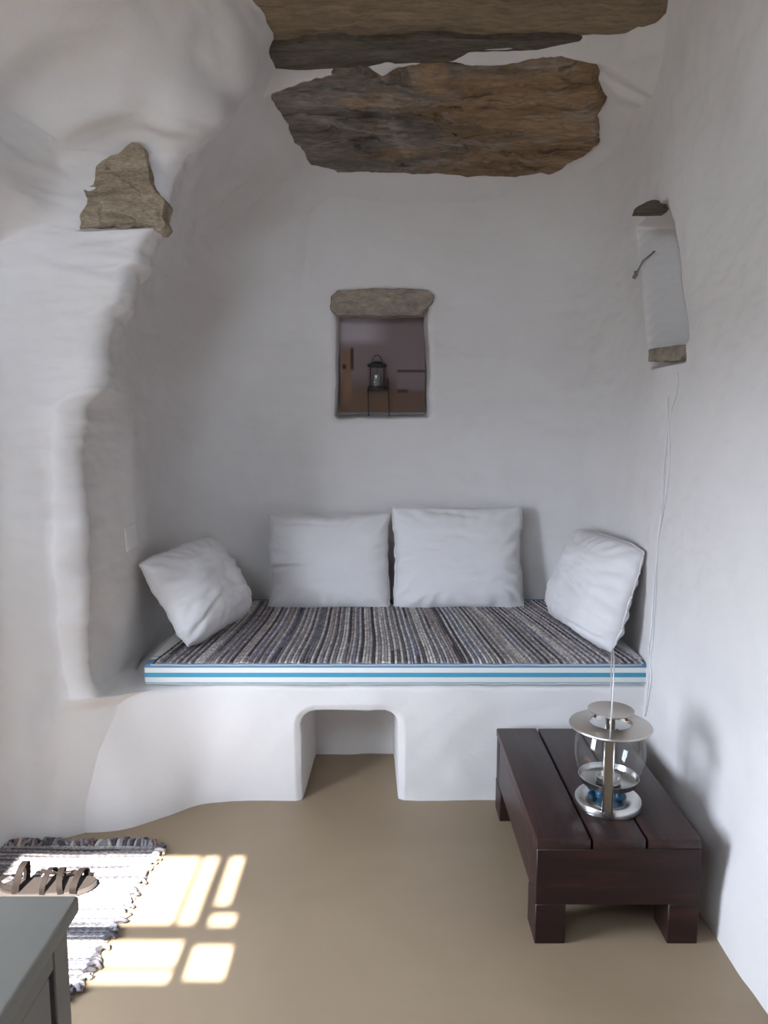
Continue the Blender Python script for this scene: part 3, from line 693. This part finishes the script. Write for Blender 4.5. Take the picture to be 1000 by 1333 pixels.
shift(box('backing_board', (X0, ny, Z0), (X1, ny+.012, Z1), mat('dark_board', (.06, .045, .04), .6), None, .002, 1), pan)
yl = NY+NICHE_D*.32
lp = at(494, 541, yl); sc_ = (at(520, 500, yl)-at(494, 500, yl)).x/26
nl = thing('candle_lantern', 'tiny black lantern on thin legs standing in the wall niche', 'lantern', (lp.x, yl, lp.z))
def pz_(a, b): q = at(a, b, yl); return (q.x-lp.x, 0, q.z-lp.z)
lb, lt_ = pz_(479, 506), pz_(503, 476); rr = (lt_[0]-lb[0])/2; cxl = (lb[0]+lt_[0])/2
gz0, gz1 = lb[2], lt_[2]
o = lathe('glass_body', [(rr*.92, gz0), (rr, gz0+.02), (rr*.98, gz1-.02), (rr*.8, gz1)], GL, nl, 24, (cxl, 0, 0))
lathe('lantern_base', [(.001, gz0-.006), (rr*1.05, gz0-.006), (rr*1.05, gz0+.012), (.001, gz0+.012)], BLK, nl, 24, (cxl, 0, 0))
lathe('lantern_roof', [(rr*1.05, gz1-.006), (rr*1.05, gz1+.004), (rr*.5, gz1+.018), (.001, gz1+.022)], BLK, nl, 24, (cxl, 0, 0))
tube('lantern_handle', [(cxl+rr*.5*math.cos(g), 0, gz1+.015+.035*math.sin(g)) for g in np.linspace(0, math.pi, 14)], .002, BLK, nl, 6)
lathe('candle', [(.001, gz0+.01), (rr*.35, gz0+.01), (rr*.35, gz0+.07), (.001, gz0+.07)], mat('grey_wax', (.17, .19, .17), .6), nl, 16, (cxl, 0, 0))
for k in range(4):
    g = math.pi/4+k*math.pi/2
    tube('cage_bar', [(cxl+rr*1.05*math.cos(g), rr*1.05*math.sin(g), gz0), (cxl+rr*1.05*math.cos(g), rr*1.05*math.sin(g), gz1)], .0022, BLK, nl, 6)
for sx, px_ in ((-1, 480), (1, 507)):
    for sy in (-1, 1):
        q = pz_(px_, 542); xt = cxl+sx*rr*(1.0 if sx < 0 else 1.15)
        tube('leg', [(xt, sy*.022, gz0+(.0 if sx < 0 else .05)), (q[0], sy*.026, q[2])], .0024, BLK, nl, 6)
tube('stretcher', [(cxl-rr, -.022, gz0-.002), (cxl+rr*1.15, -.022, gz0-.002), (cxl+rr*1.15, .022, gz0-.002), (cxl-rr, .022, gz0-.002)], .002, BLK, nl, 6, True)

# ------------------------------------------------------------------ wall plate, cords
pa, pb, pc = hit(161, 688, .004), hit(164, 718, .004), hit(176, 684, .004)
c = (pb+pc)/2; wdir = (pc-pa).normalized(); hdir = (pb-pa); 
nrm = hdir.cross(wdir).normalized()
if nrm.dot(Vector((0, 0, CAM_Z))-c) < 0: nrm = -nrm
hh = hdir.length; hdir.normalize(); wdir = (wdir-hdir*wdir.dot(hdir)).normalized()
bmP = box_bm((-hh/2, -hh/2, -.004), (hh/2, hh/2, .004), .002, 2)
Mx = Matrix((( *wdir, 0), (*(-hdir), 0), (*nrm, 0), (0, 0, 0, 1))).transposed()
Mx.translation = pa+wdir*hh/2+hdir*hh/2
bmesh.ops.transform(bmP, matrix=Mx, verts=bmP.verts)
tag(bm_obj('wall_plate', bmP, PLATE, None, True, 40), 'small square white cover plate on the left alcove wall', 'wall plate')
def wall_cord(pxs, label, r):
    pts = spline([hit(a, b, r+.001) for a, b in pxs], 8); return tag(tube('cord', pts, r, CORD, None, 6), label, 'cord', 'cords down the right wall')
wall_cord([(872, 474), (871, 520), (870, 560), (866, 610), (864, 650), (858, 700), (855, 760), (851, 830), (848, 856), (846, 880), (841, 925)], 'thin white cord down the right wall, the straight one on the left', .0022)
wall_cord([(884, 486), (882, 512), (873, 545), (873, 590), (869, 640), (860, 690), (853, 760), (849, 820), (846, 848), (849, 880), (846, 905), (841, 932)], 'thin white cord down the right wall, the kinked one on the right', .0026)

# ------------------------------------------------------------------ floor rag rug with fringe, sandal
rx0, rx1, ry0, ry1 = -1.36, -.755, 1.80, 2.455
nrib = 62; AA = 4; nx = 130
cr_ = rib_cols(nrib, nx, .3)*.62+.02; V = []; Cc = []
for j in range(nrib*AA+1):
    t = j/(nrib*AA); ri = min(j//AA, nrib-1)
    y = ry1+(ry0-ry1)*t
    ex = rx1-.02*t+.007*math.sin(ri*1.9)+.004*(1 if ri % 2 else -1)
    for i in range(nx):
        u = i/(nx-1); x = rx0+(ex-rx0)*u
        z = .008+.004*abs(math.sin(math.pi*(j % AA)/AA))+.0015*math.sin(i*1.3+ri*2)+.004*float(vnoise((x*5, y*5, .3)))
        V.append((x, y+.004*math.sin(x*14), z)); Cc.append(cr_[i, ri]*(1 if j % AA else .45))
W = nx; Rr = nrib*AA+1; n0 = len(V); F = grid_faces(Rr, W)
V2 = V+[(x, y, .001) for x, y, z in V]
ring = [j*W for j in range(Rr)]+[(Rr-1)*W+i for i in range(1, W)]+[j*W+W-1 for j in range(Rr-2, -1, -1)]+[i for i in range(W-2, 0, -1)]
Fs = np.array([(ring[k], ring[(k+1) % len(ring)], ring[(k+1) % len(ring)]+n0, ring[k]+n0) for k in range(len(ring))])
rug = thing('rag_rug', 'grey and cream woven rag rug with knotted fringe on the floor by the left wall', 'rug', ((rx0+rx1)/2, (ry0+ry1)/2, 0))
shift(mesh_obj('woven_field', np.array(V2), np.concatenate([F, F[:, ::-1]+n0, Fs]), RAG, colors=np.array(Cc+Cc)), rug)
FR = [mat('fringe_'+n, c_, .95) for n, c_ in (('charcoal', (.075, .07, .08)), ('cream', (.5, .46, .42)), ('rust', (.17, .10, .09)), ('grey', (.24, .23, .25)))]
mbs = [MB() for _ in FR]
def tuft(x, y, ang, ln_, r, k):
    pts = []; z = .010; cz = rng.rand()*.5
    for q in range(6):
        f = q/5; g = ang+(rng.rand()-.5)*.9*f
        pts.append((x+math.cos(g)*ln_*f, y+math.sin(g)*ln_*f, z+.012*math.sin(f*math.pi)*(.4+cz)))
    mbs[k].add(*tube_arrays(pts, [r*(.7+.5*math.sin(math.pi*min(1, .25+.7*i/5))) for i in range(6)], 6))
for x in np.arange(rx0, rx1-.01, .012):
    tuft(x, ry1-.005, math.pi/2+rng.randn()*.35, .030+.025*rng.rand(), .0055, int(rng.choice([0, 1, 2, 3], p=[.38, .22, .12, .28])))
for y in np.arange(ry0, ry1, .026):
    tuft(rx1-.012-.02*(ry1-y)/(ry1-ry0), y, rng.randn()*.5-.2, .022+.018*rng.rand(), .006, int(rng.choice([0, 1, 2, 3], p=[.5, .15, .1, .25])))
for x in np.arange(rx0, rx1-.03, .014):
    tuft(x, ry0+.004, -math.pi/2+rng.randn()*.3, .05+.03*rng.rand(), .0045, int(rng.choice([0, 1, 2, 3])))
for m_i, b_ in zip(FR, mbs):
    fo = shift(b_.build('fringe', m_i), rug); fo['kind'] = 'stuff'

sa = thing('sandal', 'brown strappy leather sandal lying on the rag rug behind the grey cabinet', 'shoe', (-1.03, 2.20, .014))
Ls = .285
def half_w(t): return .026+.017*math.sin(math.pi*min(1, max(0, t))**.8)*1.0+(.006 if t > .55 else 0)*math.sin(math.pi*(t-.55)/.45)
def sole(z0, z1, grow, name, m):
    n = 40; up_ = []
    for k in range(n+1):
        t = k/n; e = math.sqrt(max(0, 1-((t-.5)*2)**8)); up_.append(((t-.5)*(Ls+grow*2), (half_w(t)+grow)*e))
    ol = [(x, y) for x, y in up_]+[(x, -y*.94) for x, y in up_[-2:0:-1]]; m_ = len(ol)
    def lift(x): return .012*max(0, (x/Ls-.28))**2*12+.006*max(0, -x/Ls-.1)
    V = [(x, y, z0+lift(x)) for x, y in ol]+[(x, y, z1+lift(x)) for x, y in ol]
    F = [tuple(range(m_))[::-1], tuple(range(m_, 2*m_))]+[(k, (k+1) % m_, m_+(k+1) % m_, m_+k) for k in range(m_)]
    o = mesh_obj(name, V, F, m, sa); o.data.set_sharp_from_angle(angle=math.radians(40)); return o
sole(0, .014, .002, 'outsole', RUB); sole(.0145, .019, -.001, 'insole', INS)
def strap(pts, wd, name='strap', th=.0035):
    P = spline(pts, 6); V = []; n = len(P)
    for i, p in enumerate(P):
        a = P[max(0, i-1)]; b = P[min(n-1, i+1)]; t = (b-a).normalized(); s = Vector((1, 0, 0)); s = (s-t*s.dot(t))
        if s.length < .2: s = Vector((0, 0, 1))-t*t.z
        s.normalize(); q = t.cross(s)
        for e, g in ((-1, -1), (1, -1), (1, 1), (-1, 1)): V.append(p+s*e*wd/2+q*g*th/2)
    F = []
    for i in range(n-1):
        for k in range(4): F.append((i*4+k, i*4+(k+1) % 4, i*4+4+(k+1) % 4, i*4+4+k))
    F += [(3, 2, 1, 0), tuple((n-1)*4+k for k in range(4))]
    bm = mesh_obj(name, V, F, LEA, sa, False); return bm
def arch(x0, x1, h_, wd, y0=.040, lean=0.0):
    strap([(x0, -y0, .012), (x0+(x1-x0)*.15+lean*.4, -y0*1.02, .018+h_*.45), (x0+(x1-x0)*.4+lean, -y0*.5, .018+h_*.92), (x0+(x1-x0)*.6+lean, y0*.5, .018+h_*.92), (x0+(x1-x0)*.85+lean*.4, y0*1.02, .018+h_*.45), (x1, y0, .012)], wd)
arch(-.085, -.075, .075, .020, .034, .012)
arch(-.005, .015, .045, .016, .041); arch(.05, .03, .042, .018, .043); arch(.085, .105, .034, .020, .043)
strap([(-.02, .0, .065), (.03, -.01, .060), (.07, .012, .050), (.10, 0, .042)], .012)
strap([(-.085, -.034, .03), (-.125, -.026, .040), (-.142, 0, .042), (-.125, .026, .040), (-.085, .034, .03)], .014)
sa.rotation_euler = (0, 0, .10)

# ------------------------------------------------------------------ white cabinet, nearest to the camera
cz = .85; ck = atz(103, 1165, cz)
cb = thing('grey_cabinet', 'pale grey painted cabinet with a plain top in the lower left foreground', 'cabinet', (-.75, .6, 0))
cx1, cy1 = ck.x, ck.y
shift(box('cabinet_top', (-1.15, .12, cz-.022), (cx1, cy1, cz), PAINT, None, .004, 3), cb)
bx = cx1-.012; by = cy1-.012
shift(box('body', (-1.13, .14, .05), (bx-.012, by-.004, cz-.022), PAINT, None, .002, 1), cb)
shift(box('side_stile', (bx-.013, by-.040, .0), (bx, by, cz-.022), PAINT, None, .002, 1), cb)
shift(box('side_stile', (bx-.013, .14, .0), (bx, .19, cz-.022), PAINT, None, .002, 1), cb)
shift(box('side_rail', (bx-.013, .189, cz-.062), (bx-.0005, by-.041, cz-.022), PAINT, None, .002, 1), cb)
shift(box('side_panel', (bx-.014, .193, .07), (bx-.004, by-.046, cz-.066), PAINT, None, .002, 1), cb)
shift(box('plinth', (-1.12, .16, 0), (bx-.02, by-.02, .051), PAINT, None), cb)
